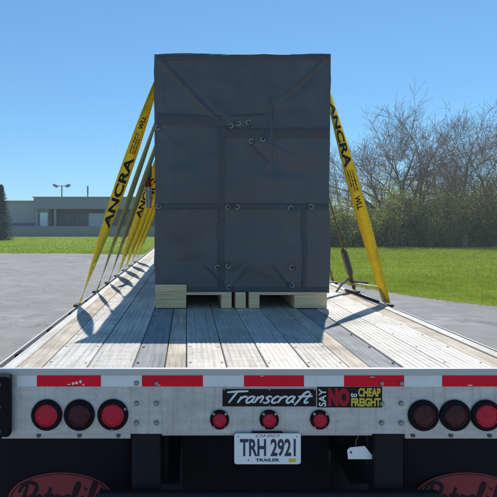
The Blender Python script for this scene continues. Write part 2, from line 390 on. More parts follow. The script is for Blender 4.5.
def grass():
    V = []
    for (x0, x1, y0, y1, n, h, wd) in ((4, 14, 6, 17, 170000, 0.060, 0.011), (3, 27, 14, 28, 130000, 0.075, 0.022), (2, 36, 26, 40, 80000, 0.09, 0.045), (-40, 0, 31, 70, 60000, 0.10, 0.05)):
        x = rng.uniform(x0, x1, n); y = y0 + (y1 - y0) * rng.uniform(0, 1, n) ** (2.2 if x0 < 0 else 1)
        k = in_lawn(x + rng.normal(0, 0.2, n), y + rng.normal(0, 0.2, n))
        k &= (x + 0.38) / (y + 2.34) < 0.72
        x, y = x[k], y[k]; n = len(x)
        clump = 0.55 + 0.9 * np.clip(np.sin(x * 1.7 + np.sin(y * 1.3) * 2) * np.sin(y * 2.1 + x) * 0.5 + 0.5, 0, 1)
        hh = h * rng.uniform(0.5, 1.3, n) * clump; a = rng.uniform(0, math.pi, n); ln = rng.normal(0, 0.5, (n, 2)) * hh[:, None]
        dx = np.cos(a) * wd / 2; dy = np.sin(a) * wd / 2
        t = np.zeros((n, 3, 3)); t[:, 0] = np.stack([x - dx, y - dy, 0 * x], 1); t[:, 1] = np.stack([x + dx, y + dy, 0 * x], 1)
        t[:, 2] = np.stack([x + ln[:, 0], y + ln[:, 1], hh], 1); V.append(t.reshape(-1, 3))
    o = mesh_np('grass', np.concatenate(V), None, 3, 'grass'); o['kind'] = 'stuff'
    tag(o, 'bright green short grass of the lawn beyond the parking lot', 'grass')
grass()

# ------------------------------------------------------------------ far building
def building():
    t = thing('low_building', 'long low grey flat-roofed building across the lawn behind the straps', 'building', (-8, 73, 0))
    Y = 73
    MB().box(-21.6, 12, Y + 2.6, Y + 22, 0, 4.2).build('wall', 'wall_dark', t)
    MB().box(-23.8, 13, Y, Y + 22, 4.12, 5.86).build('fascia', 'fascia', t, bevel=0.03)
    MB().box(-24.0, 13.2, Y - 0.2, Y + 22.2, 5.87, 5.98).build('roof_edge', 'wall_grey', t)
    MB().box(-30.5, -21.7, Y + 0.8, Y + 20, 0, 5.3).build('wing_wall', 'wall_grey', t)
    MB().box(-30.7, -23.85, Y + 0.6, Y + 20.2, 5.31, 5.42).build('wing_roof_edge', 'fascia', t)
    for x in (-23.4, -20.6):
        MB().box(x - .16, x + .16, Y + 0.25, Y + 0.57, 0, 4.11).build('column', 'wall_grey', t)
    for x in (-12.9, -6.5, -0.4, 6):
        MB().box(x - .14, x + .14, Y + 0.25, Y + 0.53, 0, 4.11).build('column', 'wall_grey', t)
    MB().box(-22.9, -21.75, Y + 0.3, Y + 0.5, 1.5, 3.6).build('light_panel', 'door_white', t)
    d = MB().box(-15.9, -13.1, Y + 2.3, Y + 2.58, 1.5, 3.5).build('roller_door', 'door_white', t)
    for z in (1.9, 2.3, 2.7, 3.1): MB().box(-15.9, -13.1, Y + 2.26, Y + 2.297, z, z + 0.03).build('door_rib', 'wall_grey', d)
    for k in range(6):
        x = -20.2 + k * 0.72
        MB().box(x, x + 0.62, Y + 2.5, Y + 2.597, 1.7, 3.4).build('window', 'glass_dark', t)
    for k in range(8):
        x = -11.9 + k * 1.4
        MB().box(x, x + 1.1, Y + 2.5, Y + 2.597, 1.7, 3.4).build('window', 'glass_dark', t)
    MB().box(-30.6, -23.9, Y + 0.7, Y + 0.797, 1.5, 2.0).build('blue_stripe', 'blue_trim', t)
    w_ = MB().box(-33, 16, Y - 2.4, Y - 2.0, 0, 1.45).build('retaining_wall', 'low_wall')
    tag(w_, 'low pale concrete wall in front of the grey building', 'wall')
    MB().box(-33.05, 16.05, Y - 2.45, Y - 1.95, 1.451, 1.55).build('coping', 'low_wall', w_)
building()
def light_pole(x, y, h, label, twin):
    t = thing('light_pole' if twin else 'utility_pole', label, 'pole', (x, y, 0))
    MB().tube([(x, y, 0), (x, y, h)], [0.16, 0.10], 8).build('pole', 'pole_metal', t)
    if twin:
        MB().tube([(x - 1.0, y, h - 0.1), (x + 1.0, y, h - 0.1)], 0.06, 6).build('cross_arm', 'pole_metal', t)
        for s in (-1, 1): MB().prism([(x + s * 0.55, h - .05), (x + s * 1.35, h + .28), (x + s * 1.55, h - .02), (x + s * .95, h - .4)][::s], y - .3, y + .3).build('lamp_head', 'pole_metal', t)
    else:
        MB().box(x - .12, x + .12, y - .12, y + .12, h - 1.3, h - .1).build('transformer_box', 'pole_metal', t)
light_pole(-22.3, 84, 8.5, 'twin-headed light pole rising behind the grey building roof', True)
light_pole(-17.8, 84, 8.4, 'thin single pole behind the building roof, right of the twin-headed lamp', False)

# ------------------------------------------------------------------ trees
def tree_geo(base, height, spread, seed, levels=5, trunk_r=0.28, lean=0.0, forks=3):
    rnd = random.Random(seed); tr = MB(); cr = MB()
    def grow(p, d, ln, r, lv):
        n = 5 if lv < 2 else 4 if lv < 4 else 3; pts = [p]; rad = [r]
        bend = Vector((rnd.gauss(0, .07), rnd.gauss(0, .07), .02 if lv else 0))
        for i in range(n):
            d = (d + bend + Vector((rnd.gauss(0, .10), rnd.gauss(0, .10), rnd.gauss(0, .06)))).normalized()
            p = p + d * ln / n; pts.append(p); rad.append(max(0.0085, r * (1 - 0.5 * (i + 1) / n)))
        (tr if lv <= 1 else cr).tube(pts, rad, 7 if lv == 0 else (5 if lv < 3 else 3), cap=lv == 0)
        if lv >= levels: return
        k = forks + 2 if lv == 0 else rnd.choice((3, 4, 4)) if lv < 3 else rnd.choice((4, 5, 6))
        for c in range(k):
            at = 1.0 if c == 0 else rnd.uniform(0.30, 1.0) if lv else rnd.uniform(0.5, 1.0)
            ii = min(n - 1, int(at * n)); f = at * n - ii
            q = pts[ii].lerp(pts[min(n, ii + 1)], f); rr = rad[ii] * (0.66 if c else 0.9)
            axis = Vector((rnd.gauss(0, 1), rnd.gauss(0, 1), rnd.gauss(0, .3))).normalized()
            ang = R(rnd.uniform(6, 18) if c == 0 else rnd.uniform(24, 54)) * spread
            axis = (axis - d * axis.dot(d)).normalized()
            nd = Matrix.Rotation(ang, 3, axis) @ d
            if nd.z < .05: nd.z = abs(nd.z) * .5 + .05; nd.normalize()
            grow(q, nd, ln * (rnd.uniform(1.0, 1.4) if lv == 0 else rnd.uniform(0.58, 0.78)), max(.0095, rr * 0.80), lv + 1)
    grow(Vector(base), Vector((lean, 0, 1)).normalized(), height * 0.24, trunk_r, 0)
    return tr, cr
def bare_tree(px, d, topy, label, seed, spread=1.0, lean=0, levels=5, r=0.30, forks=3):
    X = -0.38 + (px - 188) * d / 497; Y = d - 2.34; H = 2.15 + (222 - topy) * d / 497
    t = thing('bare_tree', label, 'tree', (X, Y, 0), 'leafless trees beyond the lawn')
    tr, cr = tree_geo((X, Y, -0.05), H, spread, seed, levels, r, lean, forks)
    mz = float(np.percentile([v[2] for v in cr.v], 99.5)); k = H / mz
    for m in (tr, cr): m.v = [(X + (a - X) * k, Y + (b - Y) * k, c * k) for a, b, c in m.v]
    tr.build('trunk', 'bark', t, True); cr.build('crown', 'twig', t)
bare_tree(428, 44, 106, 'leafless tree with wide spreading crown in the middle of the thicket', 3, 1.2, -0.04)
bare_tree(404, 45.5, 107, 'leafless tree with fan of ascending limbs, nearest the lettered right-hand strap', 27, 1.05, 0.0)
bare_tree(446, 47, 114, 'leafless tree set back between the wide spreading tree and the dense twiggy one', 15, 1.1, 0.03)
bare_tree(464, 43, 114, 'leafless tree with dense twiggy crown near the right picture edge', 8, 1.15, 0.04)
bare_tree(493, 44, 112, 'leafless tree cut by the right picture edge', 21, 1.15, 0.06)
bare_tree(394, 47, 132, 'smaller leafless tree on the left flank of the thicket', 33, 1.1, -0.05, 5)
bare_tree(347, 66, 142, 'distant pale leafless tree seen between the crate and the near yellow strap', 41, 0.95, 0, 4)
bare_tree(368, 60, 160, 'distant slender leafless tree just right of the near yellow strap', 55, 0.95, 0, 4)
def thicket():
    V = []; st = MB(); rnd = random.Random(5)
    prof = [(300, 212), (330, 203), (350, 200), (372, 203), (385, 194), (400, 186), (425, 190), (445, 181), (465, 184), (485, 181), (510, 188), (560, 190)]
    px_ = [p[0] for p in prof]; ty_ = [p[1] for p in prof]
    for i in range(130):
        px = 296 + 264 * (i + rnd.random()) / 130; d = rnd.uniform(42.5, 49)
        X = -0.38 + (px - 188) * d / 497; Y = d - 2.34
        top = 2.15 + (222 - np.interp(px, px_, ty_)) * d / 497
        H = top * (rnd.uniform(0.35, .75) if i % 2 else rnd.uniform(.7, 1.12)); rw = rnd.uniform(0.9, 1.9)
        stems = rnd.randint(5, 9); ends = []
        for k in range(stems):
            a = rnd.uniform(0, 6.28); rr = rnd.uniform(.2, 1) * rw; p0 = Vector((X + rr * .25 * math.cos(a), Y + rr * .25 * math.sin(a), 0))
            p2 = Vector((X + rr * math.cos(a), Y + rr * math.sin(a), H * rnd.uniform(.75, 1.05))); p1 = p0.lerp(p2, .5) + Vector((rnd.gauss(0, .2), rnd.gauss(0, .2), .2))
            st.tube([p0, p1, p2], [0.035, 0.022, 0.008], 3, False)
            for q in range(7):
                f = rnd.uniform(.25, 1); c = p0.lerp(p2, f); e = c + Vector((rnd.gauss(0, .5), rnd.gauss(0, .5), rnd.uniform(.1, .7)))
                st.tube([c, e], [0.014, 0.006], 3, False); ends.append(e); ends.append(c.lerp(e, .5))
            for q in range(4): ends.append(p0 + Vector((rnd.gauss(0, .7), rnd.gauss(0, .5), rnd.uniform(.05, 1.3))))
            ends += [p2, p1.lerp(p2, .5), p1]
        for e in ends:
            n = rnd.randint(7, 20) if rnd.random() < .8 else 3
            c = np.array(e) + rng.normal(0, 0.22, (n, 3)); sz = rng.uniform(.035, .095, (n, 1))
            u = rng.normal(0, 1, (n, 3)); u /= np.linalg.norm(u, axis=1)[:, None]; v = np.cross(u, rng.normal(0, 1, (n, 3))); v /= np.linalg.norm(v, axis=1)[:, None]
            q = np.stack([c - u * sz, c + v * sz * .55, c + u * sz, c - v * sz * .55], 1); q[..., 2] = np.maximum(q[..., 2], .02); V.append(q.reshape(-1, 3))
    o = mesh_np('thicket', np.concatenate(V), None, 4, 'shrub_leaf'); o['kind'] = 'stuff'
    tag(o, 'olive green thicket of shrubs just coming into leaf along the far edge of the lawn', 'shrubs')
    st.build('stems', 'twig', o)
thicket()
def spruce():
    X, Y = -22.3, 56.0; H = 6.5; rnd = random.Random(2)
    t = thing('spruce_tree', 'dark conical evergreen at the left edge beside the grey building', 'tree', (X, Y, 0))
    MB().tube([(X, Y, 0), (X, Y, H * .96)], [.16, .02], 7).build('trunk', 'bark', t)
    V = []
    for k in range(900):
        z = .25 + (H - .3) * (k / 900) ** 1.15; rad = 1.65 * (1 - z / H) ** .75 * rnd.uniform(.6, 1.1) + .06; a = rnd.uniform(0, 6.28)
        n = 12; f = np.linspace(.25, 1, n) * rad
        c = np.stack([X + f * math.cos(a), Y + f * math.sin(a), z - f * .18 + rng.normal(0, .03, n)], 1) + rng.normal(0, .06, (n, 3))
        u = rng.normal(0, 1, (n, 3)); u /= np.linalg.norm(u, axis=1)[:, None]; v = np.cross(u, [0.3, .5, 1]); sz = .11
        V.append(np.stack([c - u * sz, c + v * sz * .3, c + u * sz, c - v * sz * .3], 1).reshape(-1, 3))
    mesh_np('crown', np.concatenate(V), None, 4, 'needle', t).matrix_parent_inverse = Matrix.Translation((-X, -Y, 0))
spruce()

# ------------------------------------------------------------------ flatbed trailer
T = thing('flatbed_trailer', 'flatbed trailer with aluminium and wood plank deck, seen from its rear', 'trailer', (0, 0, 0))
LEN = 14.4
def plank(x0, x1, mat, name, grooves=0, dz=0.0):
    g = 0.0018; x0 += 0.0022; x1 -= 0.0022; z1 = ZD + dz; z0 = ZD - 0.035
    top = [(x0, z1 - .004), (x0 + .004, z1)]
    if grooves:
        for k in range(grooves):
            c = x0 + (x1 - x0) * (k + 1) / (grooves + 1); top += [(c - .003, z1), (c - .002, z1 - g), (c + .002, z1 - g), (c + .003, z1)]
    top += [(x1 - .004, z1), (x1, z1 - .004)]
    return MB().prism([(x0, z0)] + top + [(x1, z0)], 0.012, LEN).build(name, mat, T)
HALF = [(0.0, .195, 'alu'), (.195, .388, 'alu'), (.388, .492, 'wood_deck'), (.492, .645, 'wood_grey'), (.645, .862, 'alu'), (.862, 1.075, 'alu'), (1.075, 1.195, 'wood_deck'), (1.195, 1.265, 'alu')]
for a, b, m in HALF:
    for s in (-1, 1):
        x0, x1 = (a, b) if s > 0 else (-b, -a)
        if m == 'alu': plank(x0, x1, m, 'aluminium_plank', 6 if b - a > .1 else 0)
        else:                                      # timber comes in lengths with butt joints
            for (y0, y1) in ((0.012, 3.65 + .6 * s), (3.655 + .6 * s, 7.9), (7.905, 11.3), (11.305, LEN)):
                dz = -0.003 + random.uniform(-.003, .002)
                MB().box(x0 + .0025, x1 - .0025, y0, y1, ZD - .035, ZD + dz).build('wood_plank', m, T, bevel=.003)
# bolt rows along the plank joints
for x in (0.0, .195, .388, .645, .862, 1.075):
    for s in ((-1, 1) if x else (1,)):
        mb = MB()
        for k in range(47):
            y = .10 + k * .305 + random.uniform(-.01, .01)
            if y > LEN - .1: break
            for dx in ((-.02,) if x in (.645, .388, 1.075) else (.018,)):
                cx = s * x + dx * (1 if s > 0 else -1) * (1 if x not in (.388,) else 1)
                mb.tube([(cx, y, ZD - .002), (cx, y, ZD + .0018)], [.0075, .006], 6)
        mb.build('bolt_row', 'bolt_dark', T, stuff=True)
# side rails, stake pockets, rub rails
for s in (-1, 1):
    f = lambda a, b: (min(s * a, s * b), max(s * a, s * b))
    x0, x1 = f(1.225, 1.263); MB().box(x0, x1, .012, LEN, ZD - .24, ZD - .036).build('side_rail', 'galv', T, bevel=.004)
    x0, x1 = f(1.312, 1.324); MB().box(x0, x1, .02, LEN, ZD - .105, ZD - .015).build('rub_rail', 'galv', T, bevel=.004)
    proto = None
    for k in range(24):
        y = .38 + k * .61
        if proto is None:
            x0, x1 = f(1.2635, 1.3115); proto = MB().box(x0, x1, -.045, .045, -.10, -.022).build('stake_pocket', 'frame_black', T, bevel=.004)
            proto.location = (0, y, ZD)
        else: share(proto, 'stake_pocket', (0, y, ZD), T)
    proto = None
    for k in range(23):
        y = .685 + k * .61
        if proto is None:
            proto = MB().tube([(s * 1.2635, 0, -.06), (s * 1.3115, 0, -.06)], .024, 8).build('pipe_spool', 'frame_black', T); proto.location = (0, y, ZD)
        else: share(proto, 'pipe_spool', (0, y, ZD), T)
# rear sill: plate with a top lip and a lower flange
sill = MB().box(-1.265, 1.265, .0, .0115, 1.152, ZD - .03).build('rear_sill', 'sill', T, bevel=.002)
MB().box(-1.268, 1.268, -.012, .0115, ZD - .0295, ZD + .003).build('sill_lip', 'galv', sill, bevel=.004)
MB().box(-1.262, -.652, .0125, .10, 1.124, 1.158).build('sill_flange', 'galv', sill, bevel=.003)
MB().box(.648, 1.262, .0125, .10, 1.124, 1.158).build('sill_flange', 'galv', sill, bevel=.003)
MB().box(-.505, .495, .02, .10, 1.135, 1.150).build('sill_flange', 'galv', sill, bevel=.003)
def PX(x): return -0.38 + (x - 188) / 212.4
def PZ(y): return 2.15 - (y - 222) / 212.4
# seam / weld patch, lower bolts
for x in (38, 79, 118, 414, 452, 491):
    MB().lathe_y([(.009, .004), (.011, .0124)], PX(x), 1.141, 8).build('flange_bolt', 'bolt_dark', T)
# conspicuity tape
edges = [17, 37, 101, 142, 203, 244, 304, 344, 404, 442, 500, 522]
for k in range(len(edges) - 1):
    a, b = PX(edges[k]), PX(edges[k + 1]) - .0006
    MB().box(a, b, -.0016, -.0002, PZ(386.4), PZ(374.6)).build('reflective_tape', 'tape_red' if k % 2 else 'tape_white', T)
for (px, py, w_, h_) in ((69, 384.3, 2.0, 1.6), (73, 383.2, 1.5, 3.4), (76.5, 382.6, 2.2, 3.0), (80.5, 381.6, 1.6, 3.8), (83.5, 384.6, 1.4, 2.2), (159, 385, 2.4, 1.3), (372, 377, 3.0, 1.1), (262, 376, 2.2, .9), (470, 385.2, 3.5, 1.2), (226, 385.5, 2.6, 1.0)):
    n_ = 9; pts_ = [(PX(px) + (w_ / 212) * random.uniform(.55, 1.1) * math.cos(6.283 * k / n_), PZ(py) + (h_ / 424) * random.uniform(.5, 1.1) * math.sin(6.283 * k / n_)) for k in range(n_)]
    print_xz('tape_tear', (pts_, [tuple(range(n_))]), 'tape_white' if px not in (226,) else 'sill', -.0019, T)
# sill bolts
for x in (136.5, 156.5, 381.5, 401):
    for y in (383, 403.3, 422.8):
        MB().lathe_y([(.0125, -.0003), (.0125, -.005), (.010, -.011), (.006, -.0125)], PX(x), PZ(y), 8).build('sill_bolt', 'bolt', T)
# lamps
def lamp(px, py, r, lens, screws=()):
    cx, cz = PX(px), PZ(py)
    h = MB().lathe_y([(r * .70, -.004), (r * .74, -.013), (r * .80, -.017), (r * .92, -.016), (r, -.010), (r * 1.0, -.0003)][::-1], cx, cz, 40).build('tail_lamp', 'rubber', T, True)
    n = 24
    MB().lathe_y([(r * .735, -.005), (r * .735, -.016), (r * .66, -.0215), (r * .60, -.0215), (r * .58, -.0185), (r * .40, -.0205), (r * .2, -.0225), (.001, -.023)], cx, cz, 40).build('lens', lens, h, False)
    for a in screws:
        MB().lathe_y([(.007, -.016), (.006, -.0205)], cx + r * .93 * math.cos(R(a)), cz + r * .93 * math.sin(R(a)), 8).build('screw', 'bolt', h)
lamp(47, 414.6, .0725, 'lens_bright'); lamp(79.5, 414.6, .0725, 'lens_dark'); lamp(113, 414.4, .0725, 'lens_bright', (28, 268))
lamp(423, 415, .0725, 'lens_dark'); lamp(454.5, 415, .0725, 'lens_dark'); lamp(485.5, 415, .0725, 'lens_bright')
for x in (219.5, 269, 319.5): lamp(x, 419.2, .045, 'lens_bright', (48, 132, 228, 312))
# rubber dock bumpers at the corners
for s, (a, b) in ((-1, (-1.305, -1.203)), (1, (1.203, 1.305))):
    o = MB().box(a, b, -.055, -.003, 1.154, 1.441).build('dock_bumper', 'rubber', T, bevel=.016)
    for y in (381, 403, 427):
        MB().lathe_y([(.014, -.054), (.013, -.059), (.009, -.061)], (a + b) / 2, PZ(y), 10).build('bumper_bolt', 'bolt', o)
# makers' sign and sticker
sg = MB().box(PX(222.5), PX(316), -.0022, -.0003, PZ(407), PZ(388)).build('maker_sign', 'black_print', T)
script_print('lettering', 'Transcraft', .17, .38, PX(227), PX(312.5), PZ(405), PZ(391), 'white_print', -.0024, sg)
print_xz('sign_edge', ([(PX(222.5), PZ(407)), (PX(316), PZ(407)), (PX(316), PZ(406.3)), (PX(222.5), PZ(406.3))], [(0, 1, 2, 3)]), 'galv', -.0025, sg)
print_xz('sign_edge', ([(PX(222.5), PZ(388.7)), (PX(316), PZ(388.7)), (PX(316), PZ(388)), (PX(222.5), PZ(388))], [(0, 1, 2, 3)]), 'galv', -.0025, sg)
for x in (224.2, 269.5, 314.6):
    for y in (389.4, 405.8):
        if x == 269.5 or y < 390: MB().lathe_y([(.005, -.0023), (.003, -.0045)], PX(x), PZ(y), 8).build('rivet', 'bolt', sg)
st = MB().box(PX(317), PX(382), -.0021, -.0003, PZ(407.3), PZ(386.8)).build('bumper_sticker', 'black_print', T)
g = text_geo('SAY', 1, bold=.02); g = ([(-y, x) for x, y in g[0]], g[1])
print_xz('lettering', fit(g, PX(318.6), PX(326), PZ(406.4), PZ(388.6)), 'white_print', -.0025, st)
print_xz('lettering', fit(text_geo('NO', 1, bold=.075), PX(328), PX(349.5), PZ(406.3), PZ(387.8)), 'print_red', -.0025, st)
print_xz('lettering', fit(text_geo('to', 1, bold=.03), PX(350.5), PX(357), PZ(397), PZ(392.6)), 'white_print', -.0025, st)
print_xz('lettering', fit(text_geo('CHEAP', 1, bold=.045), PX(358), PX(380.5), PZ(396.6), PZ(387.8)), 'print_yellow', -.0025, st)
print_xz('lettering', fit(text_geo('FREIGHT', 1, bold=.045), PX(351), PX(380.5), PZ(406.3), PZ(397.8)), 'print_yellow', -.0025, st)
# licence plate
def round_rect(x0, x1, z0, z1, r):
    return [(cx + r * math.cos(R(a)), cz + r * math.sin(R(a))) for cx, cz, a0 in ((x1 - r, z1 - r, 0), (x0 + r, z1 - r, 90), (x0 + r, z0 + r, 180), (x1 - r, z0 + r, 270)) for a in range(a0, a0 + 91, 15)]
pb = MB().prism(round_rect(PX(234), PX(300), PZ(462.5), PZ(432), .012), -.0165, -.0145).build('licence_plate', 'plate_white', T)
MB().box(PX(252), PX(282), -.0144, -.0005, PZ(437), PZ(431)).build('plate_bracket', 'frame_black', pb)
print_xz('lettering', fit(text_geo('TRH 2921', 1, bold=.03), PX(239.5), PX(295), PZ(455), PZ(437.2)), 'plate_blue', -.0169, pb)
print_xz('lettering', fit(text_geo('TRAILER', 1, bold=.04), PX(255), PX(279), PZ(459.8), PZ(456.8)), 'plate_blue', -.0169, pb)
print_xz('lettering', fit(text_geo('OHIO', 1, shear=.3), PX(255), PX(279), PZ(435.6), PZ(432.9)), 'plate_red', -.0169, pb)
print_xz('registration_sticker', ([(PX(288), PZ(460.4)), (PX(295), PZ(460.4)), (PX(295), PZ(456.8)), (PX(288), PZ(456.8))], [(0, 1, 2, 3)]), 'print_yellow', -.0170, pb)
for x in (238, 296): MB().lathe_y([(.0035, -.0166), (.003, -.018)], PX(x), PZ(435), 8).build('plate_screw', 'bolt', pb)
MB().lathe_y([(.0035, -.0166), (.003, -.018)], PX(248), PZ(458.4), 8).build('plate_screw', 'bolt_dark', pb)
# underride guard
for a, b in ((131, 160), (375.5, 405)):
    MB().box(PX(a), PX(b), .016, .106, .54, 1.150).build('guard_post', 'post_paint', T, bevel=.008)
MB().box(-.80, .80, -.03, .015, .785, .888).build('guard_bar', 'post_paint', T, bevel=.012)
# frame under the deck, plus an added dark panel for the shade
for s in (-1, 1):
    x = s * .49
    MB().prism([(x - .07, .86), (x + .07, .86), (x + .07, .875), (x + .008, .88), (x + .008, 1.385), (x + .07, 1.39), (x + .07, 1.405), (x - .07, 1.405), (x - .07, 1.39), (x - .008, 1.385), (x - .008, .88), (x - .07, .875)], .11, LEN).build('main_beam', 'frame_black', T)
cm = None
for k in range(28):
    y = .45 + k * .5
    if cm is None: cm = MB().box(-1.22, 1.22, -.03, .03, -.15, -.052).build('crossmember', 'frame_black', T); cm.location = (0, y, ZD)
    else: share(cm, 'crossmember', (0, y, ZD), T)
MB().box(-.415, .415, .46, .50, .45, 1.30).build('shade_panel', 'frame_black', T, bevel=.004)  # added black panel, stands in for the deep shade under the trailer
# axles and wheels
for y in (1.55, 2.80):
    MB().tube([(-.95, y, .52), (.95, y, .52)], .065, 12).build('axle', 'frame_black', T)
    for s in (-1, 1):
        MB().box(s * .49 - .05, s * .49 + .05, y - .35, y + .35, .60, .855).build('suspension_hanger', 'frame_black', T, bevel=.01)
        for xx in (.76, 1.07):
            wh = MB().tube([(s * xx - .105, y, .52), (s * xx + .105, y, .52)], .28, 24).build('wheel', 'rim', T)
            prof = [(.285, -.10), (.40, -.13), (.485, -.125), (.515, -.10), (.515, .10), (.485, .125), (.40, .13), (.285, .10)]
            mb = MB(); n = 40; k0 = 0
            for r_, dx in prof:
                for j in range(n):
                    a = 2 * math.pi * j / n; mb.v.append((s * xx + dx, y + r_ * math.cos(a), .517 + r_ * math.sin(a)))
            m_ = len(prof)
            for i in range(m_):
                for j in range(n):
                    mb.f.append((i * n + j, i * n + (j + 1) % n, ((i + 1) % m_) * n + (j + 1) % n, ((i + 1) % m_) * n + j))
            mb.build('tyre', 'tyre', wh, True)
# landing legs carry the front end
for s in (-1, 1):
    MB().box(s * .62 - .06, s * .62 + .06, 11.0, 11.12, .03, ZD - .16).build('landing_leg', 'frame_black', T)
    MB().box(s * .62 - .14, s * .62 + .14, 10.94, 11.18, .0, .03).build('landing_foot', 'frame_black', T)
# mud flaps with the oval badge
def flap(x0, x1, cx):
    y = .112; nx, nz = 14, 16; mb = MB()
    for side in (0, 1):
        for j in range(nz + 1):
            for i in range(nx + 1):
                x = x0 + (x1 - x0) * i / nx; z = .40 + (1.122 - .40) * j / nz
                mb.v.append((x, y + .010 * side + .010 * (1 + math.sin(i * .55)) * (1 - j / nz), z))
    N = (nx + 1) * (nz + 1)
    for j in range(nz):
        for i in range(nx):
            a = j * (nx + 1) + i; mb.f.append((a, a + 1, a + nx + 2, a + nx + 1)); a += N; mb.f.append((a, a + nx + 1, a + nx + 2, a + 1))
    per = [i for i in range(nx + 1)] + [(j) * (nx + 1) + nx for j in range(1, nz + 1)] + [nz * (nx + 1) + i for i in range(nx - 1, -1, -1)] + [j * (nx + 1) for j in range(nz - 1, 0, -1)]
    for q in range(len(per)):
        a, b = per[q], per[(q + 1) % len(per)]; mb.f.append((a, b, b + N, a + N))
    o = mb.build('mud_flap', 'rubber', T, True)
    ye = y - .0035; cz = .782; rx, rz = .262, .134
    def ell(k1, k2, n=64):
        v = [(cx + (rx * k) * math.cos(2 * math.pi * i / n), cz + (rz * k + 0) * math.sin(2 * math.pi * i / n)) for k in (k1, k2) for i in range(n)]
        return v, [(i, (i + 1) % n, n + (i + 1) % n, n + i) for i in range(n)]
    n = 64
    MB().prism([(cx + rx * math.cos(2 * math.pi * i / n), cz + rz * math.sin(2 * math.pi * i / n)) for i in range(n)], ye, ye + .003).build('oval_badge', 'flap_red', o)
    print_xz('badge_ring', ell(.955, .93), 'flap_ink', ye - .0012, o)
    script_print('lettering', 'Peterbilt', .12, .30, cx - .21, cx + .215, cz - .07, cz + .088, 'flap_ink', ye - .0008, o)
    MB().box(x0, x1, y - .012, y + .03, 1.085, 1.1235).build('flap_hanger', 'frame_black', o)
flap(-1.315, -.655, -1.006); flap(.66, 1.315, .990)
# paper tag hanging by the guard
tg = MB().prism([(.372, 1.083), (.385, 1.068), (.402, 1.023), (.524, 1.009), (.527, 1.022), (.479, 1.086), (.385, 1.080)][:0] or [(.388, 1.012), (.507, 1.012), (.512, 1.020), (.468, 1.075), (.396, 1.068), (.384, 1.055)], .045, .0465).build('paper_tag', 'plate_white', None)
tag(tg, 'blank white tag hanging under the rear sill beside the right guard post', 'tag')
MB().lathe_y([(.006, .0445), (.005, .0435)], .402, 1.045, 8).build('tag_eyelet', 'bolt_dark', tg)
MB().tube([(.425, .052, 1.066), (.43, .052, 1.10), (.44, .04, 1.135)], .0015, 4).build('tag_wire', 'bolt', tg)

# ------------------------------------------------------------------ pallets, load and cover
CX0, CX1, CY0, CY1, CZ0, CZ1 = -.652, .764, 1.65, 6.95, ZD + .130, ZD + 2.04
def pallet(bears, x0, x1, label):
    t = thing('pallet', label, 'pallet', ((x0 + x1) / 2, CY0, ZD + .003))
    for a, b in bears:
        MB().box(a, b, CY0 - .03, CY1, ZD + .003, ZD + .108).build('bearer', 'pallet_wood', t, bevel=.004)
    n = 30; wd = (CY1 - CY0 + .03) / n; pr = None
    for k in range(n):
        y = CY0 - .03 + k * wd
        if pr is None:
            pr = MB().box(x0, x1, 0, wd - .03, ZD + .1085, ZD + .1295).build('deck_board', 'pallet_wood', t, bevel=.003); pr.location = (0, y, 0)
        else: share(pr, 'deck_board', (0, y, 0), t)
pallet([(-.637, -.395), (-.115, -.032)], -.637, -.032, 'pale wooden pallet under the left half of the dark covered crate')
pallet([(.106, .190), (.468, .728)], .106, .728, 'pale wooden pallet under the right half of the dark covered crate')
o = MB().box(-.003, .080, CY0 - .035, CY1 - .5, ZD + .003, ZD + .129).build('timber_skid', 'pallet_wood', None, bevel=.004)
tag(o, 'single upright timber between the two pallets under the crate', 'timber')
o = MB().box(-.640, -.392, CY0 - .034, CY0 - .008, ZD + .1300, ZD + .190).build('loose_board', 'pallet_wood', None, bevel=.003)
tag(o, 'short pale board lying on the left pallet against the dark cover', 'board')

L = thing('covered_crate', 'tall dark tarp-wrapped crate strapped on the flatbed deck', 'crate', (.05, CY0, CZ0))
CREASE = [((157, 57), (214, 118), .016, 2.2), ((328, 57), (296, 88), .014, 1.8), ((296, 88), (274, 104), .006, 2.0), ((271, 103), (270, 166), .022, 2.6), ((250, 146), (268, 164), .014, 1.8),
    ((232, 118), (262, 116), .016, 1.8), ((236, 127), (246, 152), .010, 1.4), ((262, 140), (300, 160), .007, 2.5), ((231, 126), (206, 148), .006, 2.2), ((252, 141), (240, 175), .006, 2.4),
    ((229, 207), (204, 232), .005, 2.5), ((237, 207), (262, 238), .005, 2.5), ((291, 208), (278, 250), .005, 2.3), ((311, 207), (325, 240), .005, 2.0), ((158, 207), (176, 236), .006, 2.2),
    ((229, 287), (204, 262), .006, 2.0), ((229, 287), (252, 258), .006, 2.2), ((292, 285), (272, 262), .006, 2.0), ((292, 285), (316, 262), .005, 2.0), ((158, 128), (182, 152), .006, 2.4),
    ((160, 70), (164, 112), .006, 2.0), ((322, 72), (320, 124), .006, 2.0), ((190, 60), (196, 78), .005, 2.4), ((248, 60), (244, 84), .004, 3.0), ((300, 60), (296, 76), .004, 2.4)]
def crease_h(x, z):
    px = 188 + (x + .38) * 124.6; py = 222 + (2.15 - z) * 124.6; h = 0
    for (ax, ay), (bx, by), hh, wd in CREASE:
        dx, dy = bx - ax, by - ay; L2 = dx * dx + dy * dy; t = ((px - ax) * dx + (py - ay) * dy) / L2
        if -.15 < t < 1.15:
            dd = ((px - ax) * dy - (py - ay) * dx) / math.sqrt(L2)
            if abs(dd) < 4 * wd:
                env = max(0, 1 - (2 * t - 1) ** 2 * .85) if hh < .012 else min(1, 6 * max(0, t + .1)) * min(1, 6 * max(0, 1.1 - t))
                h += hh * env * math.exp(-(dd / wd) ** 2) * (1.0 if dd > 0 else .8) - .35 * hh * env * math.exp(-((dd - 1.8 * wd) / wd) ** 2)
    return h
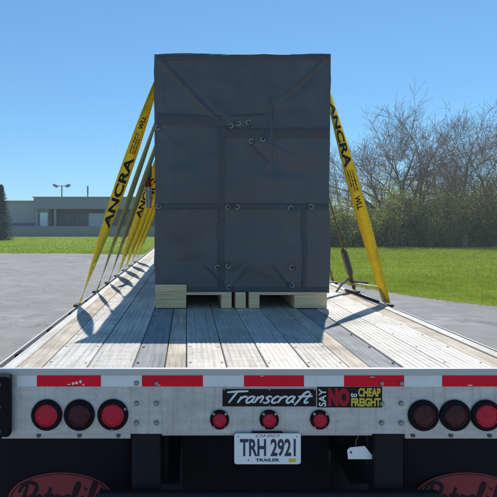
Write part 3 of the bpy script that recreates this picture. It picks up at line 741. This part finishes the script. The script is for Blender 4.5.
def cover():
    mb = MB()
    W, D, H = CX1 - CX0, CY1 - CY0, CZ1 - CZ0
    def face(org, u, v, nu, nv, nrm, amp):
        k = len(mb.v); org = Vector(org); u = Vector(u); v = Vector(v); nrm = Vector(nrm)
        for j in range(nv + 1):
            for i in range(nu + 1):
                a, b = i / nu, j / nv; p = org + u * a + v * b
                e = min(1, 8 * min(a, 1 - a)) * min(1, 8 * min(b, 1 - b))
                q = noise.fractal(Vector((p.x * 1.1 + 3, p.y * 1.1, p.z * 2.2)), 1, 2, 4)
                rip = noise.noise(Vector((p.x * 5 + p.z * 3, p.y * 2, p.z * 6)))
                mb.v.append(tuple(p + nrm * (e * (amp * q + amp * .35 * rip) + (min(1, 8 * e) * crease_h(p.x, p.z) if nrm.y < 0 else 0))))
        for j in range(nv):
            for i in range(nu):
                a = k + j * (nu + 1) + i; mb.f.append((a, a + 1, a + nu + 2, a + nu + 1))
    face((CX0, CY0, CZ0), (W, 0, 0), (0, 0, H), 140, 192, (0, -1, 0), .020)
    face((CX1, CY1, CZ0), (-W, 0, 0), (0, 0, H), 20, 24, (0, 1, 0), .012)
    face((CX0, CY1, CZ0), (0, -D, 0), (0, 0, H), 60, 192, (-1, 0, 0), .008)
    face((CX1, CY0, CZ0), (0, D, 0), (0, 0, H), 60, 192, (1, 0, 0), .008)
    face((CX0, CY0, CZ1), (W, 0, 0), (0, D, 0), 140, 60, (0, 0, 1), .006)
    face((CX0, CY1, CZ0), (W, 0, 0), (0, -D, 0), 4, 8, (0, 0, -1), 0)
    def taper(p):
        f = max(0, (p[2] - CZ0) / H); q = .075 * min(1, max(0, (p[1] - CY0) / .085)) * f
        v = Vector(p); wob = Vector((noise.noise(v * 2.3), noise.noise(v * 2.1 + Vector((9, 0, 0))) * .3, noise.noise(v * 2.7 + Vector((0, 7, 0))))) * .010
        wob.x += .004 * noise.noise(v * 9); wob.z += .003 * noise.noise(v * 11)
        if p[2] < CZ0 + .03: wob.z = abs(wob.z) * .6
        side = max(-1, min(1, (p[0] - .056) / .6))
        sag = -.012 * max(0, 1 - f / .12) - .006 * math.sin(math.pi * f)       # cloth pulled in at the foot and waist
        return (p[0] - q * side * (1.0 if p[0] < 0 else .6) + wob.x + side * sag, p[1] + wob.y, p[2] + wob.z)
    mb.v = [taper(p) for p in mb.v]
    o = mb.build('cover', 'tarp', L, True); bpy.context.view_layer.update()
    return o
cv = cover()
def cover_y(x, z):
    hit, loc, nr, ix = cv.ray_cast(Vector((x, CY0 - .5, z)), Vector((0, 1, 0)), distance=.8)
    return loc.y if hit else CY0
def CPX(x): return -0.38 + (x - 188) / 124.6
def CPZ(y): return 2.15 - (y - 222) / 124.6
def fold(pts, wd, name='seam', proud=.0045, mat='tarp_seam', taper=0):
    # raised strip of doubled cloth on the rear face: ridge section swept along the points
    P = [Vector((CPX(a), 0, CPZ(b))) for a, b in pts]; Q = []
    for i in range(len(P) - 1):
        n = max(2, int((P[i + 1] - P[i]).length / .03))
        Q += [P[i].lerp(P[i + 1], k / n) for k in range(n)]
    Q.append(P[-1]); mb = MB()
    Q = [q for q in Q if cv.ray_cast(Vector((q.x, CY0 - .5, q.z)), Vector((0, 1, 0)), distance=.8)[0]]; n = len(Q)
    for i, p in enumerate(Q):
        d = (Q[min(i + 1, n - 1)] - Q[max(i - 1, 0)]).normalized(); s = Vector((-d.z, 0, d.x))
        wob = (1 + .25 * noise.noise(p * 7)) * (1 - taper * abs(2 * i / (n - 1) - 1) ** 1.5); c = .004 * noise.noise(p * 6 + Vector((5, 0, 0)))
        base = cover_y(p.x, p.z) - .0015
        for k, (t_, h) in enumerate(((-1, -.02), (-.9, .45), (-.3, .95), (.5, 1.0), (.95, .3), (1, -.02))):
            q = p + s * (t_ * wd * .5 * wob + c); mb.v.append((q.x, base - h * proud, q.z))
    for i in range(n - 1):
        for k in range(5): a = i * 6 + k; mb.f.append((a, a + 1, a + 7, a + 6))
    return mb.build(name, mat, L, True)
fold([(154, 118), (190, 120), (222, 121)], .085)
fold([(220, 133), (262, 133), (328, 133)], .085)
fold([(221, 120), (222, 160), (221, 210), (221, 288)], .06)
fold([(153, 206.5), (240, 206), (329, 207)], .05)
fold([(304, 210), (305, 250), (304, 290)], .045)
fold([(154, 58.2), (240, 56.5), (329, 57.5)], .04, 'top_hem')
fold([(153, 289.5), (240, 290), (329, 290)], .045, 'bottom_hem')
def ring(px, py, rot, arc=1.55):
    cx, cz = CPX(px), CPZ(py); r = .017; yb = cover_y(cx, cz) - .006
    pts = [(cx + r * math.cos(R(rot) + a), yb - .010 - .004 * math.sin(a), cz + r * math.sin(R(rot) + a)) for a in np.linspace(0, math.pi * arc, 14)]
    o = MB().tube(pts, .0026, 6).build('cover_ring', 'ring_metal', L, True)
    dx, dz = math.cos(R(rot) + math.pi * arc / 2 + math.pi), math.sin(R(rot) + math.pi * arc / 2 + math.pi)
    MB().box(cx + dx * .02 - .012, cx + dx * .02 + .012, yb - .010, yb + .008, cz + dz * .02 - .012, cz + dz * .02 + .012).build('ring_tab', 'tarp_seam', o, bevel=.003)
for px, py, rt in ((230.5, 126.5, 230), (248, 122.5, 10), (238, 124, 200), (251, 141.5, 30), (262.5, 139.5, 100), (157.5, 128, 90), (158.5, 206.5, 90), (227.5, 207.5, 60), (237, 207, 200), (290.5, 208, 0), (311, 206.5, 240), (229, 287, 20), (291.5, 285, 200), (217, 267, 0), (228, 266, 100), (291, 267, 30)):
    ring(px, py, rt)

# ------------------------------------------------------------------ straps over the load
WEB = .100
def side_fn(y0, side, th):
    # from the rub rail up to the crate edge (left) or from the edge down to the rail (right)
    zb = ZD + .012; zt = CZ1 + .008
    A = Vector((-1.288, y0, zb)); B = Vector((CX0 + .070, y0, zt))
    if side > 0: A, B = Vector((CX1 - .040, y0, zt)), Vector((1.288, y0, zb))
    d = (B - A).normalized(); perp = Vector((-d.z, 0, d.x)); Ln = (B - A).length
    def fn(t, v, off=0.0):
        a = th(t); wv = Vector((0, 1, 0)) * math.cos(a) + perp * math.sin(a)
        n = d.cross(wv)
        return A.lerp(B, t) + wv * v + n * off
    return fn, Ln
def ribbon(mb, uvs, fn, Ln, n=40, th=.0015):
    k = len(mb.v)
    for i in range(n + 1):
        t = i / n
        for v, o in ((-WEB / 2, -th), (WEB / 2, -th), (WEB / 2, th), (-WEB / 2, th)):
            mb.v.append(tuple(fn(t, v, o))); uvs.append((t * Ln, v))
    for i in range(n):
        for j in range(4):
            a = k + i * 4 + j; b = k + i * 4 + (j + 1) % 4; mb.f.append((a, b, b + 4, a + 4))
    mb.f.append((k, k + 3, k + 2, k + 1)); mb.f.append((k + n * 4, k + n * 4 + 1, k + n * 4 + 2, k + n * 4 + 3))
def strap(y0, label, thl, thr, mat, text_l=None, text_r=None):
    t = thing('load_strap', label, 'strap', (0, y0, ZD + .005), 'straps over the crate')
    mb = MB(); uvs = []
    fl, Ll = side_fn(y0, -1, thl); fr, Lr = side_fn(y0, 1, thr)
    ribbon(mb, uvs, fl, Ll)
    def top(tt, v, off=0): return Vector((CX0 + .070 + (CX1 - CX0 - .11) * tt, y0 + v, CZ1 + .012 + off))
    ribbon(mb, uvs, top, 1.4, 10); ribbon(mb, uvs, fr, Lr)
    me = bpy.data.meshes.new('webbing'); me.from_pydata(mb.v, [], mb.f); me.update()
    ul = me.uv_layers.new(name='UVMap')
    for lp in me.loops: ul.data[lp.index].uv = uvs[lp.vertex_index]
    wb = link('webbing', me, mat, t, True)
    for fn, Ln, items in ((fl, Ll, text_l), (fr, Lr, text_r)):
        for (kind, s0, s1, v0, v1) in items or ():
            if kind == '=':
                xs_ = [0]; geo = None
                for q in range(26): xs_.append(xs_[-1] + (random.choice((.35, .6, .9, 1.2)) if q % 2 == 0 else random.choice((.25, .3, .55))))
                geo = ([(a, b) for q in range(13) for a, b in ((xs_[2 * q], .1 * (q % 2)), (xs_[2 * q + 1], .1 * (q % 2)), (xs_[2 * q + 1], .55 + .08 * (q % 4)), (xs_[2 * q], .55 + .08 * (q % 4)))], [(4 * q, 4 * q + 1, 4 * q + 2, 4 * q + 3) for q in range(13)])
            else: geo = text_geo(kind, 1, bold=.035)
            v, f = fit(geo, s0, s1, v0, v1)
            me = bpy.data.meshes.new('lettering'); me.from_pydata([tuple(fn(a, b, .0024)) for a, b in v], [], f); me.update()
            link('lettering', me, 'black_print', wb)
    for s in (-1, 1):                              # flat hook over the rail
        x = s * 1.288
        a, b = sorted((x, x + s * .045)); 
        MB().box(a, b, y0 - .05, y0 + .05, ZD - .005, ZD + .003).build('flat_hook', 'bolt_dark', t, bevel=.002)
        a, b = sorted((s * 1.327, s * 1.333)); MB().box(a, b, y0 - .05, y0 + .05, ZD - .10, ZD - .0055).build('flat_hook', 'bolt_dark', t, bevel=.002)
    return t
tw = lambda p=1.0, a=math.pi: (lambda t: a * t ** p)
par = lambda a: (lambda t: R(a) * math.sin(math.pi * t))
TL = [('ANCRA', .31, .60, -.036, .036), ('=', .615, .70, .012, .028), ('=', .615, .70, -.008, .006), ('=', .615, .68, -.028, -.014), ('WLL', .715, .77, -.02, .024)]
TR = [('ANCRA', .17, .44, -.036, .036), ('=', .455, .54, .012, .028), ('=', .455, .54, -.008, .006), ('=', .455, .52, -.028, -.014), ('WLL', .56, .615, -.022, .022)]
YS = [1.84, 2.65, 3.38, 4.12, 4.86, 5.62, 6.40]
strap(YS[0], 'yellow strap nearest the trailer rear with large black lettering on both sides of the crate', tw(.95), (lambda t: math.pi * (.12 + .80 * t)), 'webbing', TL, TR)
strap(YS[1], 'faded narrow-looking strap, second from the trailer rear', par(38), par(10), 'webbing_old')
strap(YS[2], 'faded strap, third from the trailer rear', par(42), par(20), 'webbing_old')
strap(YS[3], 'bright yellow lettered strap, fourth from the trailer rear', tw(.8), tw(), 'webbing', [('ANCRA', .36, .62, -.036, .036)])
strap(YS[4], 'yellow lettered strap, fifth from the trailer rear', tw(.8), tw(), 'webbing', [('ANCRA', .45, .70, -.036, .036)])
strap(YS[5], 'yellow strap, sixth from the trailer rear', tw(.9), tw(), 'webbing')
strap(YS[6], 'yellow strap farthest from the trailer rear', tw(.9), tw(), 'webbing')
# ratchet on the right side with a loose tail lying on the deck
def ratchet():
    y = YS[1] - .012; P0 = Vector((CX1 - .040, y, CZ1)); P1 = Vector((1.288, y, ZD + .012))
    t = thing('ratchet_binder', 'grey ratchet with dark handle on the second strap at the right deck edge', 'ratchet', (1.285, y, ZD + .004))
    d = (P1 - P0).normalized(); s = Vector((-d.z, 0, d.x))
    def bar(a, b, wd, th, name, mat):
        A, B = P0.lerp(P1, a), P0.lerp(P1, b); mb = MB()
        mb.add([tuple(p + s * i * wd / 2 + Vector((0, j * th / 2, 0))) for p in (A, B) for j in (-1, 1) for i in (-1, 1)],
               [(0, 2, 3, 1), (4, 5, 7, 6), (0, 1, 5, 4), (2, 6, 7, 3), (0, 4, 6, 2), (1, 3, 7, 5)])
        return mb.build(name, mat, t, bevel=.002)
    bar(.81, .92, .055, .05, 'buckle', 'pole_metal'); bar(.80, .93, .03, .062, 'ratchet_wheel', 'bolt_dark'); bar(.92, .99, .03, .03, 'webbing', 'webbing_old')
    c = P0.lerp(P1, .945)
    MB().tube([c + Vector((-.02, 0, -.02)), c + Vector((.06, -.03, -.03)), c + Vector((.15, -.05, -.035))], [.018, .016, .014], 6).build('handle', 'bolt_dark', t)
    MB().tube([c + Vector((-.02, 0, 0)), c + Vector((-.10, -.02, -.05)), c + Vector((-.17, -.05, -.13))], [.014, .012, .010], 6).build('lever', 'wood_grey', t)
ratchet()
def tail(name, pts, wd, th, mat, label, cat):
    mb = MB(); P = [Vector(p) for p in pts]; n = len(P)
    for i, p in enumerate(P):
        d = (P[min(i + 1, n - 1)] - P[max(i - 1, 0)]).normalized(); sd = d.cross(Vector((0, 0, 1))).normalized(); u = sd.cross(d)
        for a, b in ((-1, -1), (1, -1), (1, 1), (-1, 1)): mb.v.append(tuple(p + sd * a * wd / 2 + u * b * th / 2))
    for i in range(n - 1):
        for j in range(4): a = i * 4 + j; b = i * 4 + (j + 1) % 4; mb.f.append((a, b, b + 4, a + 4))
    mb.f += [(0, 3, 2, 1), (4 * n - 4, 4 * n - 3, 4 * n - 2, 4 * n - 1)]
    return tag(mb.build(name, mat, None), label, cat)
tail('strap_tail', [(1.25, 2.62, ZD + .06), (1.245, 2.55, ZD + .075), (1.245, 2.45, ZD + .10), (1.25, 2.15, ZD + .12), (1.262, 1.93, ZD + .135), (1.268, 1.86, ZD + .13), (1.273, 1.85, ZD + .06), (1.276, 1.85, ZD + .012)], .05, .004, 'wood_deck', 'pale loose strap end stretched along the right deck edge toward the near strap', 'strap')
tail('dark_strip', [(1.20, 2.66, ZD + .012), (1.21, 2.5, ZD + .010), (1.225, 2.2, ZD + .011), (1.245, 1.9, ZD + .010)], .016, .012, 'frame_black', 'thin dark strip along the right deck edge between the straps', 'cord')  # thin dark strip laid on the deck near the right edge
# cloth hanging among the left straps
def cloth():
    y = 3.75; mb = MB(); nx, nz = 8, 16
    t = thing('hanging_cloth', 'small red and white cloth hanging among the left side straps beside the crate', 'cloth', (-.88, y, ZD + 1.05))
    for mat, z0, z1, nm in (('cloth_white', ZD + .86, ZD + 1.12, 'white_half'), ('cloth_red', ZD + 1.12, ZD + 1.24, 'red_half')):
        mb = MB()
        for side in (0, 1):
            for j in range(nz + 1):
                for i in range(nx + 1):
                    x = -.935 + .075 * i / nx; z = z0 + (z1 - z0) * j / nz
                    mb.v.append((x + .02 * math.sin(z * 6) + .08 * (z - ZD - .78), y + .03 * math.sin(i * 1.5 + z * 9) + .004 * side, z))
        N = (nx + 1) * (nz + 1)
        for j in range(nz):
            for i in range(nx):
                a = j * (nx + 1) + i; mb.f.append((a, a + 1, a + nx + 2, a + nx + 1)); mb.f.append((a + N, a + N + nx + 1, a + N + nx + 2, a + N + 1))
        mb.build(nm, mat, t, True)
    MB().box(-.875, -.825, y - .05, y + .05, ZD + 1.235, ZD + 1.40).build('corner_guard', 'guard_green', t, bevel=.012)
cloth()

# ------------------------------------------------------------------ thin air haze
t = NT('haze'); t.t.nodes.remove(t.b); pv = t.n('ShaderNodeVolumePrincipled')
pv.inputs['Color'].default_value = (0.80, 0.90, 1.0, 1); pv.inputs['Density'].default_value = 0.0011; pv.inputs['Anisotropy'].default_value = 0.3
t.l(pv.outputs[0], t.o.inputs['Volume'])
hz = MB().box(-340, 440, -140, 430, -1.1, 18).build('haze', t.m); hz['kind'] = 'stuff'
tag(hz, 'thin pale haze over the lawn and the far building', 'haze')
